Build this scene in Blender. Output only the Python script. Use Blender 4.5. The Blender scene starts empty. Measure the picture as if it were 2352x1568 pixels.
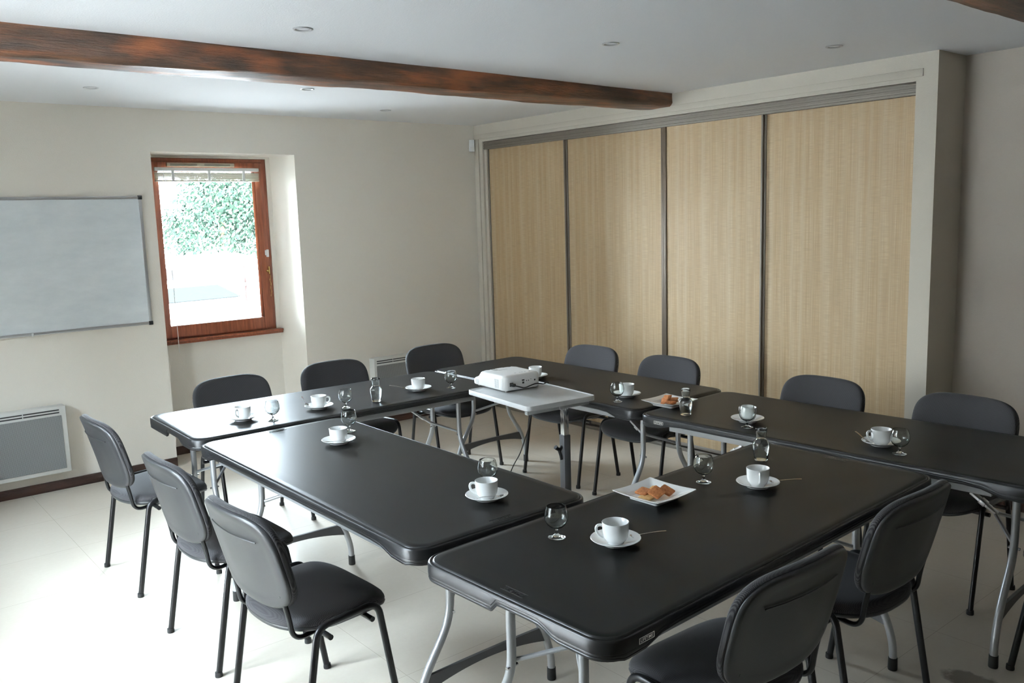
import bpy, bmesh, math, random
from mathutils import Vector, Matrix
from math import sin, cos, pi, radians, sqrt

random.seed(7)
SC = bpy.context.scene
COL = SC.collection

# ------------------------------------------------------------------ camera
YAW, PITCH, ROLL = 0.68895199, -0.14410393, -0.03032885
CAM = Vector((-4.84984, -6.341725, 1.7416519))
f_ = Vector((sin(YAW)*cos(PITCH), cos(YAW)*cos(PITCH), sin(PITCH)))
r_ = Vector((cos(YAW), -sin(YAW), 0)); u_ = r_.cross(f_)
rr = r_*cos(ROLL)+u_*sin(ROLL); uu = -r_*sin(ROLL)+u_*cos(ROLL)
cd = bpy.data.cameras.new('camera'); cam = bpy.data.objects.new('camera', cd); COL.objects.link(cam)
cd.sensor_width = 36; cd.lens = 1985.2715/2352*36; cd.clip_start = .05; cd.clip_end = 200
m = Matrix((rr, uu, -f_)).transposed().to_4x4(); m.translation = CAM
cam.matrix_world = m
SC.camera = cam

# ------------------------------------------------------------------ sky, portals, exposure
SKY = 88.0
wd = bpy.data.worlds.new('overcast_sky'); SC.world = wd; wd.use_nodes = True
wn = wd.node_tree; wn.nodes.clear()
wo = wn.nodes.new('ShaderNodeOutputWorld'); bg = wn.nodes.new('ShaderNodeBackground')
tc = wn.nodes.new('ShaderNodeTexCoord'); sx = wn.nodes.new('ShaderNodeSeparateXYZ')
rp = wn.nodes.new('ShaderNodeValToRGB')
rp.color_ramp.elements[0].position = 0.0; rp.color_ramp.elements[0].color = (.62, .66, .66, 1)
rp.color_ramp.elements[1].position = .35; rp.color_ramp.elements[1].color = (.74, .86, 1.0, 1)
e = rp.color_ramp.elements.new(.04); e.color = (.85, .92, 1.0, 1)
wn.links.new(tc.outputs['Generated'], sx.inputs[0]); wn.links.new(sx.outputs[2], rp.inputs[0])
wn.links.new(rp.outputs[0], bg.inputs[0]); bg.inputs[1].default_value = SKY
wn.links.new(bg.outputs[0], wo.inputs[0])

def portal(name, loc, rot, w, h):
    l = bpy.data.lights.new(name, 'AREA'); l.shape = 'RECTANGLE'; l.size = w; l.size_y = h
    l.cycles.is_portal = True
    o = bpy.data.objects.new(name, l); COL.objects.link(o); o.location = loc; o.rotation_euler = rot
    return o
portal('window_portal', (-2.35, .47, 1.57), (radians(-90), 0, 0), .95, 1.34)
portal('patio_door_portal', (-5.44, -3.20, 1.12), (0, radians(-90), 0), 2.24, 1.4)
portal('side_window_portal', (-5.44, -1.45, 1.45), (0, radians(-90), 0), 1.1, .9)

sl = bpy.data.lights.new('sun', 'SUN'); sl.energy = 230; sl.angle = radians(1.5); sl.color = (1.0, .98, .95)
so = bpy.data.objects.new('sun', sl); COL.objects.link(so)      # shines on the yard only, from behind the house
so.rotation_euler = Vector((-.30, .60, -.78)).to_track_quat('-Z', 'Y').to_euler()

SC.view_settings.view_transform = 'Standard'; SC.view_settings.look = 'None'
SC.view_settings.exposure = 0.2; SC.view_settings.gamma = 1.0
SC.view_settings.use_curve_mapping = False

# ------------------------------------------------------------------ helpers
def tag(o, label=None, cat=None, group=None, kind=None):
    if label: o['label'] = label
    if cat: o['category'] = cat
    if group: o['group'] = group
    if kind: o['kind'] = kind
    return o
def empty(name, loc=(0, 0, 0), rz=0, **k):
    o = bpy.data.objects.new(name, None); COL.objects.link(o)
    o.location = loc; o.rotation_euler = (0, 0, rz); o.empty_display_size = .05
    return tag(o, **k)
def children(o): return [c for c in COL.objects if c.parent is o]
def copy_tree(o, parent=None):
    kids = children(o)
    c = o.copy(); COL.objects.link(c); c.parent = parent
    for ch in kids: copy_tree(ch, c)
    return c

class MB:
    def __init__(s): s.bm = bmesh.new()
    def box(s, x0, x1, y0, y1, z0, z1, bev=0, M=None, seg=2):
        r = bmesh.ops.create_cube(s.bm, size=1)
        vs = r['verts']
        T = Matrix.Translation(((x0+x1)/2, (y0+y1)/2, (z0+z1)/2)) @ Matrix.Diagonal((x1-x0, y1-y0, z1-z0, 1))
        bmesh.ops.transform(s.bm, matrix=T, verts=vs)
        if bev:
            es = list({e for v in vs for e in v.link_edges})
            q = bmesh.ops.bevel(s.bm, geom=es, offset=bev, segments=seg, affect='EDGES', profile=.5)
            vs = list({v for f in q['faces'] for v in f.verts} | {v for v in vs if v.is_valid})
        if M is not None: bmesh.ops.transform(s.bm, matrix=M, verts=vs)
        return s
    def rings(s, rs, cap0=True, cap1=True, closed=True):
        R = [[s.bm.verts.new(p) for p in r] for r in rs]
        n = len(R[0])
        for a, b in zip(R, R[1:]):
            for i in range(n if closed else n-1):
                j = (i+1) % n
                s.bm.faces.new((a[i], a[j], b[j], b[i]))
        if cap0: s.bm.faces.new(R[0][::-1])
        if cap1: s.bm.faces.new(R[-1])
        return s
    def tube(s, pts, r, n=12, caps=True, r2=None, closed=False):
        pts = [Vector(p) for p in pts]; rs = []
        N = len(pts); prev = None
        for i, p in enumerate(pts):
            if closed: t = (pts[(i+1) % N]-pts[i-1]).normalized()
            else: t = (pts[min(i+1, N-1)]-pts[max(i-1, 0)]).normalized()
            if prev is None:
                a = Vector((0, 0, 1)) if abs(t.z) < .9 else Vector((1, 0, 0))
                x = t.cross(a).normalized()
            else:
                x = (prev-t*prev.dot(t)).normalized()
            prev = x; y = t.cross(x)
            ra = r[i] if isinstance(r, (list, tuple)) else r
            rb = ra*(r2 or 1)
            rs.append([p+x*ra*cos(2*pi*k/n)+y*rb*sin(2*pi*k/n) for k in range(n)])
        if closed: rs.append(rs[0]); caps = False
        return s.rings(rs, caps, caps)
    def lathe(s, prof, n=40, c=(0, 0, 0), capends=False):
        c = Vector(c)
        rs = [[c+Vector((r*cos(2*pi*k/n), r*sin(2*pi*k/n), z)) for k in range(n)] for r, z in prof]
        return s.rings(rs, capends, capends)
    def quad(s, *p): s.bm.faces.new([s.bm.verts.new(q) for q in p]); return s
    def build(s, name, mat, parent=None, smooth=True, ang=40, M=None, merge=True, rec=True):
        if M is not None: bmesh.ops.transform(s.bm, matrix=M, verts=s.bm.verts)
        if merge: bmesh.ops.remove_doubles(s.bm, verts=s.bm.verts, dist=1e-6)
        if rec: bmesh.ops.recalc_face_normals(s.bm, faces=s.bm.faces)
        me = bpy.data.meshes.new(name); s.bm.to_mesh(me); s.bm.free()
        if mat: me.materials.append(mat)
        if smooth:
            me.polygons.foreach_set('use_smooth', [True]*len(me.polygons))
            me.set_sharp_from_angle(angle=radians(ang))
        o = bpy.data.objects.new(name, me); COL.objects.link(o)
        if parent: o.parent = parent
        return o

def smooth_path(pts, it=2, closed=False):
    """corner-cutting that keeps end points"""
    pts = [Vector(p) for p in pts]
    for _ in range(it):
        q = [pts[0]]
        for a, b in zip(pts, pts[1:]): q += [a.lerp(b, .25), a.lerp(b, .75)]
        q.append(pts[-1]); pts = q
    return pts
def fillet(pts, r, n=5):
    pts = [Vector(p) for p in pts]; out = [pts[0]]
    for i in range(1, len(pts)-1):
        a, b, c = pts[i-1], pts[i], pts[i+1]
        rr_ = min(r, (a-b).length*.49, (c-b).length*.49)
        p = b+(a-b).normalized()*rr_; q = b+(c-b).normalized()*rr_
        for k in range(n+1):
            t = k/n; out.append(p*(1-t)**2+b*2*t*(1-t)+q*t*t)
    out.append(pts[-1]); return out
def rrect(hx, hy, r, n=6, z=0, sub=0, cx=0, cy=0):
    """rounded rectangle outline, ccw, with optional subdivision of straight sides"""
    out = []
    cs = [(hx-r, hy-r, 0), (-hx+r, hy-r, 90), (-hx+r, -hy+r, 180), (hx-r, -hy+r, 270)]
    for i, (x, y, a0) in enumerate(cs):
        arc = [(x+r*cos(radians(a0+90*k/n)), y+r*sin(radians(a0+90*k/n))) for k in range(n+1)]
        out += arc
        if sub:
            nx, ny, na = cs[(i+1) % 4]
            b = (nx+r*cos(radians(na)), ny+r*sin(radians(na))); a = arc[-1]
            out += [(a[0]+(b[0]-a[0])*k/sub, a[1]+(b[1]-a[1])*k/sub) for k in range(1, sub)]
    return [Vector((x+cx, y+cy, z)) for x, y in out]

# ------------------------------------------------------------------ materials
def mat(name, col=(.5, .5, .5), rough=.5, metal=0, spec=.5, coat=0):
    mt = bpy.data.materials.new(name); mt.use_nodes = True
    b = mt.node_tree.nodes['Principled BSDF']
    b.inputs['Base Color'].default_value = (*col, 1); b.inputs['Roughness'].default_value = rough
    b.inputs['Metallic'].default_value = metal; b.inputs['Specular IOR Level'].default_value = spec
    b.inputs['Coat Weight'].default_value = coat
    return mt
class N:
    """small node-graph helper"""
    def __init__(s, mt):
        s.t = mt.node_tree; s.b = s.t.nodes['Principled BSDF']
        s.tc = s.t.nodes.new('ShaderNodeTexCoord')
    def add(s, typ, **k):
        n = s.t.nodes.new(typ)
        for a, v in k.items(): setattr(n, a, v)
        return n
    def link(s, a, b): s.t.links.new(a, b)
    def coords(s, scale=(1, 1, 1), out='Object', rot=(0, 0, 0), loc=(0, 0, 0)):
        mp = s.add('ShaderNodeMapping'); mp.inputs['Scale'].default_value = scale
        mp.inputs['Rotation'].default_value = rot; mp.inputs['Location'].default_value = loc
        s.link(s.tc.outputs[out], mp.inputs[0]); return mp.outputs[0]
    def noise(s, scale, vec=None, detail=2, rough=.5, dist=0):
        n = s.add('ShaderNodeTexNoise'); n.inputs['Scale'].default_value = scale
        n.inputs['Detail'].default_value = detail; n.inputs['Roughness'].default_value = rough
        n.inputs['Distortion'].default_value = dist
        s.link(vec or s.coords(), n.inputs['Vector']); return n.outputs['Fac']
    def ramp(s, fac, stops):
        r = s.add('ShaderNodeValToRGB'); el = r.color_ramp.elements
        el[0].position, el[0].color = stops[0][0], (*stops[0][1], 1)
        el[1].position, el[1].color = stops[-1][0], (*stops[-1][1], 1)
        for p, c in stops[1:-1]: q = el.new(p); q.color = (*c, 1)
        s.link(fac, r.inputs[0]); return r.outputs[0]
    def mix(s, fac, a, b, mode='MIX'):
        n = s.add('ShaderNodeMix', data_type='RGBA', blend_type=mode)
        for i, v in ((0, fac), (6, a), (7, b)):
            if hasattr(v, 'links') or hasattr(v, 'is_linked'): s.link(v, n.inputs[i])
            elif i == 0: n.inputs[0].default_value = v
            else: n.inputs[i].default_value = (*v, 1)
        return n.outputs[2]
    def math(s, op, a, b=None, c=None):
        n = s.add('ShaderNodeMath', operation=op)
        for i, v in enumerate((a, b, c)):
            if v is None: continue
            if hasattr(v, 'is_linked'): s.link(v, n.inputs[i])
            else: n.inputs[i].default_value = v
        return n.outputs[0]
    def bump(s, h, strength=.3, dist=.01):
        n = s.add('ShaderNodeBump'); n.inputs['Strength'].default_value = strength
        n.inputs['Distance'].default_value = dist
        s.link(h, n.inputs['Height']); s.link(n.outputs[0], s.b.inputs['Normal']); return n
    def color(s, c): s.link(c, s.b.inputs['Base Color'])
    def rough(s, c): s.link(c, s.b.inputs['Roughness'])

def plaster(name, c, var=.04):
    mt = mat(name, c, .85, spec=.25); g = N(mt)
    a = g.noise(1.3, detail=4); b = g.noise(160, detail=3)
    g.color(g.mix(g.math('MULTIPLY', a, var*6), c, tuple(x*.86 for x in c)))
    g.bump(b, .25, .004); return mt
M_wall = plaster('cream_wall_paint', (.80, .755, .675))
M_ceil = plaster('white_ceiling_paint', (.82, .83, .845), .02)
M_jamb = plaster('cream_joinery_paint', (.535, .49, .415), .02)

def floor_mat():
    mt = mat('vinyl_tile', (.6, .54, .44), .3, spec=.5); g = N(mt)
    c1 = g.noise(2.0, detail=5, rough=.6); c2 = g.noise(45, detail=3); c3 = g.noise(7, g.coords((1, 5, 1), rot=(0, 0, .5)), detail=6, rough=.7)
    base = g.ramp(c1, [(.25, (.62, .56, .475)), (.75, (.66, .605, .52))])
    base = g.mix(g.math('MULTIPLY', c2, .22), base, (.50, .43, .33))
    scuff = g.ramp(c3, [(.52, (0, 0, 0)), (.75, (1, 1, 1))])
    base = g.mix(g.math('MULTIPLY', scuff, .12), base, (.70, .66, .58))
    # tile joints every 0.30 m (thin, faint)
    br = g.add('ShaderNodeTexBrick'); br.offset = 0
    g.link(g.coords((1, 1, 1), loc=(.21, .05, 0)), br.inputs['Vector'])
    br.inputs['Scale'].default_value = 1; br.inputs['Brick Width'].default_value = .6; br.inputs['Row Height'].default_value = .6
    br.inputs['Mortar Size'].default_value = .0014; br.inputs['Mortar Smooth'].default_value = .2
    base = g.mix(g.math('MULTIPLY', br.outputs['Fac'], .40), base, (.22, .17, .12))
    # one worn dark stain on the right, near the table leg
    sp = g.add('ShaderNodeVectorMath', operation='DISTANCE'); sp.inputs[1].default_value = (-1.69, -5.10, 0)
    wob = g.noise(14, detail=4); mp = g.coords((1, .62, 1), loc=(0, 0, 0)); sp.inputs[1].default_value = (-1.69, -5.10*.62, 0)
    g.link(mp, sp.inputs[0])
    d = g.math('ADD', sp.outputs['Value'], g.math('MULTIPLY', wob, .10))
    st = g.ramp(d, [(.10, (1, 1, 1)), (.118, (0, 0, 0))])
    base = g.mix(g.math('MULTIPLY', st, .75), base, (.13, .11, .09))
    g.color(base)
    g.b.inputs['Roughness'].default_value = .27
    g.bump(g.noise(60, detail=4), .12, .003); return mt
M_floor = floor_mat()

def old_wood(name, dark, mid, red, rough=.38):
    mt = mat(name, mid, rough, spec=.5); g = N(mt)
    v = g.coords((.7, 9, 9)); a = g.noise(3.2, v, detail=8, rough=.65, dist=.6)
    b = g.noise(1.3, g.coords((1.1, 3, 3)), detail=4)
    c = g.ramp(a, [(.3, dark), (.52, mid), (.72, red)])
    c = g.mix(g.ramp(b, [(.46, (0, 0, 0)), (.62, (1, 1, 1))]), c, dark)
    c = g.mix(g.ramp(g.noise(2.2, g.coords((1, 4, 4), loc=(3, 1, 2)), detail=5), [(.52, (0, 0, 0)), (.68, (.8, .8, .8))]), c, tuple(x*1.05 for x in red))
    g.color(c)
    fine = g.noise(30, g.coords((.35, 5, 5)), detail=6, rough=.7)
    g.bump(fine, .6, .012); g.rough(g.ramp(b, [(.3, (.28,)*3), (.7, (.6,)*3)])); return mt
M_beam = old_wood('hewn_oak', (.030, .018, .012), (.115, .055, .028), (.30, .095, .032))
M_skirt = old_wood('dark_wood_skirting', (.03, .012, .008), (.055, .022, .014), (.07, .03, .02), .4)
def frame_wood():
    mt = mat('red_brown_varnished_wood', (.2, .06, .03), .35); g = N(mt)
    a = g.noise(6, g.coords((14, 14, 1.2)), detail=5)
    g.color(g.ramp(a, [(.3, (.15, .040, .018)), (.7, (.27, .085, .040))])); g.bump(a, .15, .004); return mt
M_frame = frame_wood()
def straw():
    mt = mat('woven_straw_panel', (.6, .45, .28), .5, spec=.4); g = N(mt)
    v1 = g.noise(1, g.coords((1, 260, 2.2)), detail=2, rough=.6); v2 = g.noise(1, g.coords((1, 22, .4)), detail=3)
    h = g.noise(1, g.coords((1, 14, 420)), detail=2)
    c = g.ramp(v1, [(.3, (.335, .222, .108)), (.55, (.425, .298, .160)), (.75, (.52, .395, .245))])
    c = g.mix(g.ramp(v2, [(.4, (0, 0, 0)), (.7, (.5, .5, .5))]), c, (.51, .41, .28))
    c = g.mix(g.ramp(h, [(.35, (.5, .5, .5)), (.6, (0, 0, 0))]), c, (.30, .215, .12))
    g.color(c); g.bump(v1, .3, .003); return mt
M_straw = straw()
M_taupe = mat('taupe_aluminium', (.19, .165, .135), .5, .25)
M_darkmetal = mat('dark_bronze_profile', (.085, .06, .038), .45, .25)
def plastic_top():
    mt = mat('black_moulded_plastic', (.009, .0085, .008), .3, spec=0); g = N(mt)
    a = g.noise(420, detail=3); bp = g.bump(a, .10, .002)
    gl = g.add('ShaderNodeBsdfGlossy'); gl.inputs['Roughness'].default_value = .34; g.link(bp.outputs[0], gl.inputs['Normal'])
    lw = g.add('ShaderNodeLayerWeight'); lw.inputs['Blend'].default_value = .5
    fac = g.math('MINIMUM', g.math('ADD', g.math('MULTIPLY', g.math('POWER', lw.outputs['Facing'], 4.0), .40), .012), .18)
    mx = g.add('ShaderNodeMixShader'); g.link(fac, mx.inputs[0]); g.link(g.b.outputs[0], mx.inputs[1]); g.link(gl.outputs[0], mx.inputs[2])
    rim = g.add('ShaderNodeBsdfPrincipled'); rim.inputs['Base Color'].default_value = (.010, .010, .011, 1); rim.inputs['Roughness'].default_value = .36; rim.inputs['Specular IOR Level'].default_value = .5
    sp = g.add('ShaderNodeSeparateXYZ'); g.link(g.tc.outputs['Normal'], sp.inputs[0]); k = g.ramp(sp.outputs[2], [(.90, (0, 0, 0)), (.985, (1, 1, 1))])
    m2 = g.add('ShaderNodeMixShader'); g.link(k, m2.inputs[0]); g.link(rim.outputs[0], m2.inputs[1]); g.link(mx.outputs[0], m2.inputs[2])
    out = [n for n in g.t.nodes if n.type == 'OUTPUT_MATERIAL'][0]; g.link(m2.outputs[0], out.inputs[0]); return mt
M_top = plastic_top()
M_emboss = mat('embossed_black_plastic', (.03, .03, .03), .22)
M_silver = mat('grey_powder_coated_steel', (.42, .43, .44), .38, .55)
M_panelgrey = mat('dark_grey_steel', (.12, .12, .125), .45, .4)
M_rubber = mat('black_rubber', (.012, .012, .012), .6)
M_chrome = mat('chrome', (.75, .76, .78), .12, 1)
M_steel = mat('stainless_steel', (.62, .61, .6), .18, 1)
M_tubeblack = mat('black_enamelled_steel', (.007, .007, .008), .3, spec=.4)
M_shell = mat('black_plastic_shell', (.028, .029, .031), .36, spec=.6)
g = N(M_shell); g.bump(g.noise(350, detail=2), .12, .002)
def fabric():
    mt = mat('charcoal_ribbed_fabric', (.05, .05, .055), .85, spec=.25); g = N(mt)
    w = g.add('ShaderNodeTexWave', wave_type='BANDS', bands_direction='X'); g.link(g.coords(), w.inputs['Vector'])
    w.inputs['Scale'].default_value = 95; w.inputs['Distortion'].default_value = 0
    w2 = g.add('ShaderNodeTexWave', wave_type='BANDS', bands_direction='Y'); g.link(g.coords((1, 1, 1), rot=(.9, 0, 0)), w2.inputs['Vector'])
    w2.inputs['Scale'].default_value = 95
    f = g.math('MULTIPLY', w.outputs['Fac'], g.math('ADD', g.math('MULTIPLY', w2.outputs['Fac'], .6), .4))
    g.color(g.ramp(f, [(.10, (.022, .021, .023)), (.85, (.080, .076, .078))]))
    g.bump(f, .15, .002); g.b.inputs['Sheen Weight'].default_value = .12
    g.b.inputs['Sheen Roughness'].default_value = .4; return mt
M_fabric = fabric()
M_porcelain = mat('white_porcelain', (.90, .91, .90), .12, spec=.6, coat=.3)
def biscuit(name, a, b):
    mt = mat(name, a, .8, spec=.2); g = N(mt)
    n = g.noise(120, detail=5, rough=.7); g.color(g.ramp(n, [(.35, b), (.65, a)])); g.bump(n, .5, .004); return mt
M_cook1 = biscuit('toasted_biscuit', (.50, .20, .075), (.30, .10, .035))
M_cook2 = biscuit('pale_biscuit', (.62, .40, .17), (.50, .28, .11))
def glass(name, ior=1.45, col=(1, 1, 1)):
    mt = bpy.data.materials.new(name); mt.use_nodes = True; t = mt.node_tree; t.nodes.clear()
    o = t.nodes.new('ShaderNodeOutputMaterial'); gl = t.nodes.new('ShaderNodeBsdfGlass')
    gl.inputs['Roughness'].default_value = 0; gl.inputs['IOR'].default_value = ior; gl.inputs['Color'].default_value = (*col, 1)
    t.links.new(gl.outputs[0], o.inputs[0]); return mt
M_glass = glass('clear_glass', 1.48, (.97, .985, .98))
M_water = glass('water', 1.33)
def pane_mat():
    mt = bpy.data.materials.new('window_glass'); mt.use_nodes = True; t = mt.node_tree; t.nodes.clear()
    o = t.nodes.new('ShaderNodeOutputMaterial'); a = t.nodes.new('ShaderNodeBsdfTransparent'); b = t.nodes.new('ShaderNodeBsdfGlossy')
    b.inputs['Roughness'].default_value = .02; a.inputs[0].default_value = (.96, .98, .97, 1)
    fr = t.nodes.new('ShaderNodeFresnel'); fr.inputs[0].default_value = 1.3; mx = t.nodes.new('ShaderNodeMixShader')
    t.links.new(fr.outputs[0], mx.inputs[0]); t.links.new(a.outputs[0], mx.inputs[1]); t.links.new(b.outputs[0], mx.inputs[2])
    t.links.new(mx.outputs[0], o.inputs[0]); return mt
M_pane = pane_mat()
M_white = mat('white_plastic', (.74, .75, .74), .35)
M_proj = mat('projector_white_plastic', (.80, .80, .79), .32); g = N(M_proj); g.bump(g.noise(300), .05, .002)
M_port = mat('black_connector_plastic', (.01, .01, .01), .35)
M_slot = mat('dark_grille_slot', (.03, .03, .03), .6)
M_ventgrey = mat('shadow_grey_grille', (.42, .42, .42), .6)
M_tray = mat('grey_laminate_tray', (.50, .51, .51), .4); g = N(M_tray)
g.color(g.ramp(g.noise(8, detail=5), [(.3, (.44, .45, .45)), (.7, (.54, .55, .55))]))
def board():
    mt = mat('whiteboard_enamel', (.66, .70, .72), .3, spec=.5); g = N(mt)
    a = g.noise(2.2, g.coords((1, 1, 2.5)), detail=6, rough=.7)
    g.color(g.ramp(a, [(.35, (.66, .705, .725)), (.65, (.76, .80, .815))])); return mt
M_board = board()
M_alu = mat('brushed_aluminium', (.55, .55, .55), .35, .8)
M_blackcap = mat('black_corner_cap', (.02, .02, .02), .4)
def radmesh():
    mt = mat('perforated_grey_front', (.3, .3, .3), .6); g = N(mt)
    v = g.add('ShaderNodeTexVoronoi'); v.inputs['Scale'].default_value = 190; v.inputs['Randomness'].default_value = 0
    g.link(g.coords(), v.inputs['Vector'])
    g.color(g.ramp(v.outputs['Distance'], [(.32, (.12, .12, .12)), (.44, (.30, .31, .31))])); return mt
M_radmesh = radmesh()
M_radwhite = mat('white_radiator_enamel', (.68, .68, .65), .4)
M_blind = mat('cream_blind_slat', (.58, .55, .44), .5)
M_brass = mat('brass', (.65, .45, .18), .25, 1)
M_ring = mat('satin_nickel_trim', (.6, .61, .62), .3, .7)
M_lamp = mat('unlit_lamp_glass', (.35, .36, .37), .2)

# ------------------------------------------------------------------ room shell
H = 2.5534
XL, YF = -5.42, -10.0           # left wall, wall behind the camera
XR = .335                      # right wall beyond the cupboard return
def struct(name, mb, m, smooth=False, parent=None):
    o = mb.build(name, m, parent, smooth=smooth)
    if parent is None: o['kind'] = 'structure'
    return o
struct('floor', MB().box(XL, .8, YF, .30, -.12, 0), M_floor)
struct('ceiling', MB().box(XL-.1, .8, YF-.1, .5, H, H+.12), M_ceil)
# window wall (plane y=0) with a full-height niche under/around the window
NX0, NX1, NZ = -2.845, -1.762, 2.262
b = MB()
b.box(XL, NX0, 0, .5, 0, H)                                   # left of niche
b.box(NX1, .8, 0, .5, 0, H)                                   # right of niche
b.box(NX0, NX1, 0, .5, NZ, H)                                 # above niche
b.box(NX0, NX1, .302, .5, 0, .872)                            # apron under the window
b.box(NX0, -2.815, .302, .5, .872, NZ); b.box(-1.868, NX1, .302, .5, .872, NZ); b.box(-2.815, -1.868, .302, .5, 2.246, NZ)
# splayed right reveal
b.rings([[Vector((NX1+.001, 0, z)), Vector((NX1+.001, .303, z)), Vector((-1.831, .303, z))] for z in (0, NZ)])
struct('wall_back', b, M_wall)
# cupboard wall (plane x=0) and its return
OY0, OY1, OZ = -.119, -4.006, 2.405
b = MB()
b.box(0, .12, OY0, 0, 0, H)                                   # left stile
b.box(0, .12, OY1, OY0, OZ, H)                                # header
b.box(0, XR, -4.125, OY1, 0, H)                               # right stile and return
b.box(.5, .8, OY1, 0, 0, H)
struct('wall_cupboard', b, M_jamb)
b = MB(); b.box(XR, .8, YF, -4.125, 0, H); struct('wall_right', b, plaster('shade_darkened_wall_paint', (.57, .51, .44)))  # room wall paint, darkened: the dim right side is put into its colour
b = MB(); b.box(XL-.1, .8, YF-.3, YF, 0, H); struct('wall_front', b, plaster('bounce_dimming_brown', (.24, .19, .14), .1))  # unseen wall, coloured dark to cut light bounced from behind the camera
DY0, DY1, DZ = -3.9, -2.5, 2.24
b = MB(); b.box(XL-.35, XL, YF, DY0, 0, H); b.box(XL-.35, XL, DY1, -1.9, 0, H); b.box(XL-.35, XL, -1.0, .5, 0, H); b.box(XL-.35, XL, -1.9, -1.0, 0, .9); b.box(XL-.35, XL, -1.9, -1.0, 2.0, H); b.box(XL-.35, XL, DY0, DY1, DZ, H)
struct('wall_left', b, M_wall)
# skirting boards
b = MB(); b.box(XL+.012, NX0, -.012, 0, 0, .066, .002); struct('baseboard_back_left', b, M_skirt, True)
b = MB(); b.box(NX0, -1.835, .29, .302, 0, .066, .002); struct('baseboard_niche', b, M_skirt, True)
b = MB(); b.box(NX1, -.0, -.012, 0, 0, .066, .002); struct('baseboard_back_right', b, M_skirt, True)
b = MB(); b.box(XR-.012, XR, YF, -4.14, 0, .066, .002); struct('baseboard_right', b, M_skirt, True)
b = MB(); b.box(XL, XL+.012, YF, DY0-.05, 0, .066, .002); b.box(XL, XL+.012, DY1+.05, -.012, 0, .066, .002); struct('baseboard_left', b, M_skirt, True)
# header batten and left batten around the cupboard
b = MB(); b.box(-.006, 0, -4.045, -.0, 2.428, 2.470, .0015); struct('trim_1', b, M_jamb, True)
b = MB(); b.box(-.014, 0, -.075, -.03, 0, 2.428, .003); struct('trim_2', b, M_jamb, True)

# ---- sliding cupboard doors
TX = .014
t = empty('sliding_door_track', (TX, 0, 2.37), label='taupe aluminium top track running above the four straw panels', cat='door track')
b = MB(); b.box(0, .09, OY1+.001, OY0-.001, -.035, .034, .001)
for z in (-.030, -.008, .018): b.box(-.005, 0, OY1+.001, OY0-.001, z, z+.010, .002)
b.build('fascia', M_taupe, t)
t2 = empty('floor_track', (TX, 0, 0), label='thin taupe metal floor rail under the sliding cupboard doors', cat='door track')
b = MB(); b.box(0, .09, OY1+.001, OY0-.001, .0005, .014, .001); b.box(-.004, .002, OY1+.001, OY0-.001, .0005, .026, .001); b.build('rail', M_taupe, t2)
doors = [(-1.150, -.150, .040, 'sliding cupboard door of woven straw nearest the window wall'),
         (-2.170, -1.150, .058, 'straw sliding door second from the window wall, left of the dark double stile'),
         (-3.010, -2.180, .040, 'straw sliding door just right of the dark double stile'),
         (-4.002, -3.010, .058, 'wide straw sliding door at the right end beside the plain cream pier')]
for i, (y0, y1, x, lab) in enumerate(doors):
    d = empty('sliding_door', (x, (y0+y1)/2, 0), label=lab, cat='cupboard door', group='straw sliding doors of the built-in cupboard')
    hw = (y1-y0)/2
    b = MB(); b.box(0, .012, -hw+.012, hw-.012, .03, 2.337); b.build('panel', M_straw, d, False)
    for s in (-1, 1):
        w = .026 if (i == 1 and s == -1) or (i == 2 and s == 1) else .013
        b = MB()
        if s > 0: b.box(-.009, .014, hw-w, hw, .03, 2.337, .002)
        else: b.box(-.009, .014, -hw, -hw+w, .03, 2.337, .002)
        b.build('stile', M_darkmetal if w > .02 else M_taupe, d)
    b = MB(); b.box(-.004, .014, -hw+.012, hw-.012, .03, .055, .002); b.build('bottom_rail', M_taupe, d)
# side fillers of the opening
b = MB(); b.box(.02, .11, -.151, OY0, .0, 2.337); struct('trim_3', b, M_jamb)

# ---- wooden window in the niche
wf = empty('window_1', (-2.3415, .302, 0)); wf['kind'] = 'structure'
ox0, ox1, oz0, oz1 = -.4715, .4715, .885, 2.244
def framebars(x0, x1, z0, z1, w, y0, y1, bev=.003, wb=None):
    b = MB(); wb = wb or w
    b.box(x0, x0+w, y0, y1, z0, z1, bev); b.box(x1-w, x1, y0, y1, z0, z1, bev)
    b.box(x0+w, x1-w, y0, y1, z1-w, z1, bev); b.box(x0+w, x1-w, y0, y1, z0, z0+wb, bev); return b
framebars(ox0, ox1, oz0, oz1, .034, .0, .10).build('window_frame', M_frame, wf)
sash = framebars(ox0+.028, ox1-.028, oz0+.020, oz1-.03, .072, -.018, .055, .004, .092).build('sash', M_frame, wf)
MB().box(ox0+.09, ox1-.09, .012, .018, oz0+.10, oz1-.09).build('pane', M_pane, sash, False)
b = MB(); b.box(-.49, .508, -.062, .01, .875, .893, .006); b.box(-.49, .508, -.05, .01, .858, .876, .004); b.build('window_sill', M_frame, wf)
b = MB(); b.box(ox1-.052, ox1-.034, -.036, -.018, 1.475, 1.535, .003); b.box(ox1-.062, ox1-.050, -.030, -.018, 1.49, 1.53, .002); b.build('alarm_contact', M_white, wf)
b = MB(); b.box(ox1-.062, ox1-.036, -.030, -.018, 1.355, 1.372, .003); b.box(ox1-.046, ox1-.036, -.034, -.018, 1.34, 1.40, .002); b.build('latch', M_brass, wf)
b = MB(); pts = []
for k in range(18): b.tube([(ox1-.034+.004*sin(k), -.024, 1.335-k*.010), (ox1-.034+.004*sin(k+1), -.026, 1.329-k*.010)], .0028, 6)
b.build('chain', M_brass, wf)
vent = empty('trickle_vent', (-2.3915, .262, 2.193), label='cream slotted air vent screwed to the top of the window sash', cat='vent')
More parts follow.
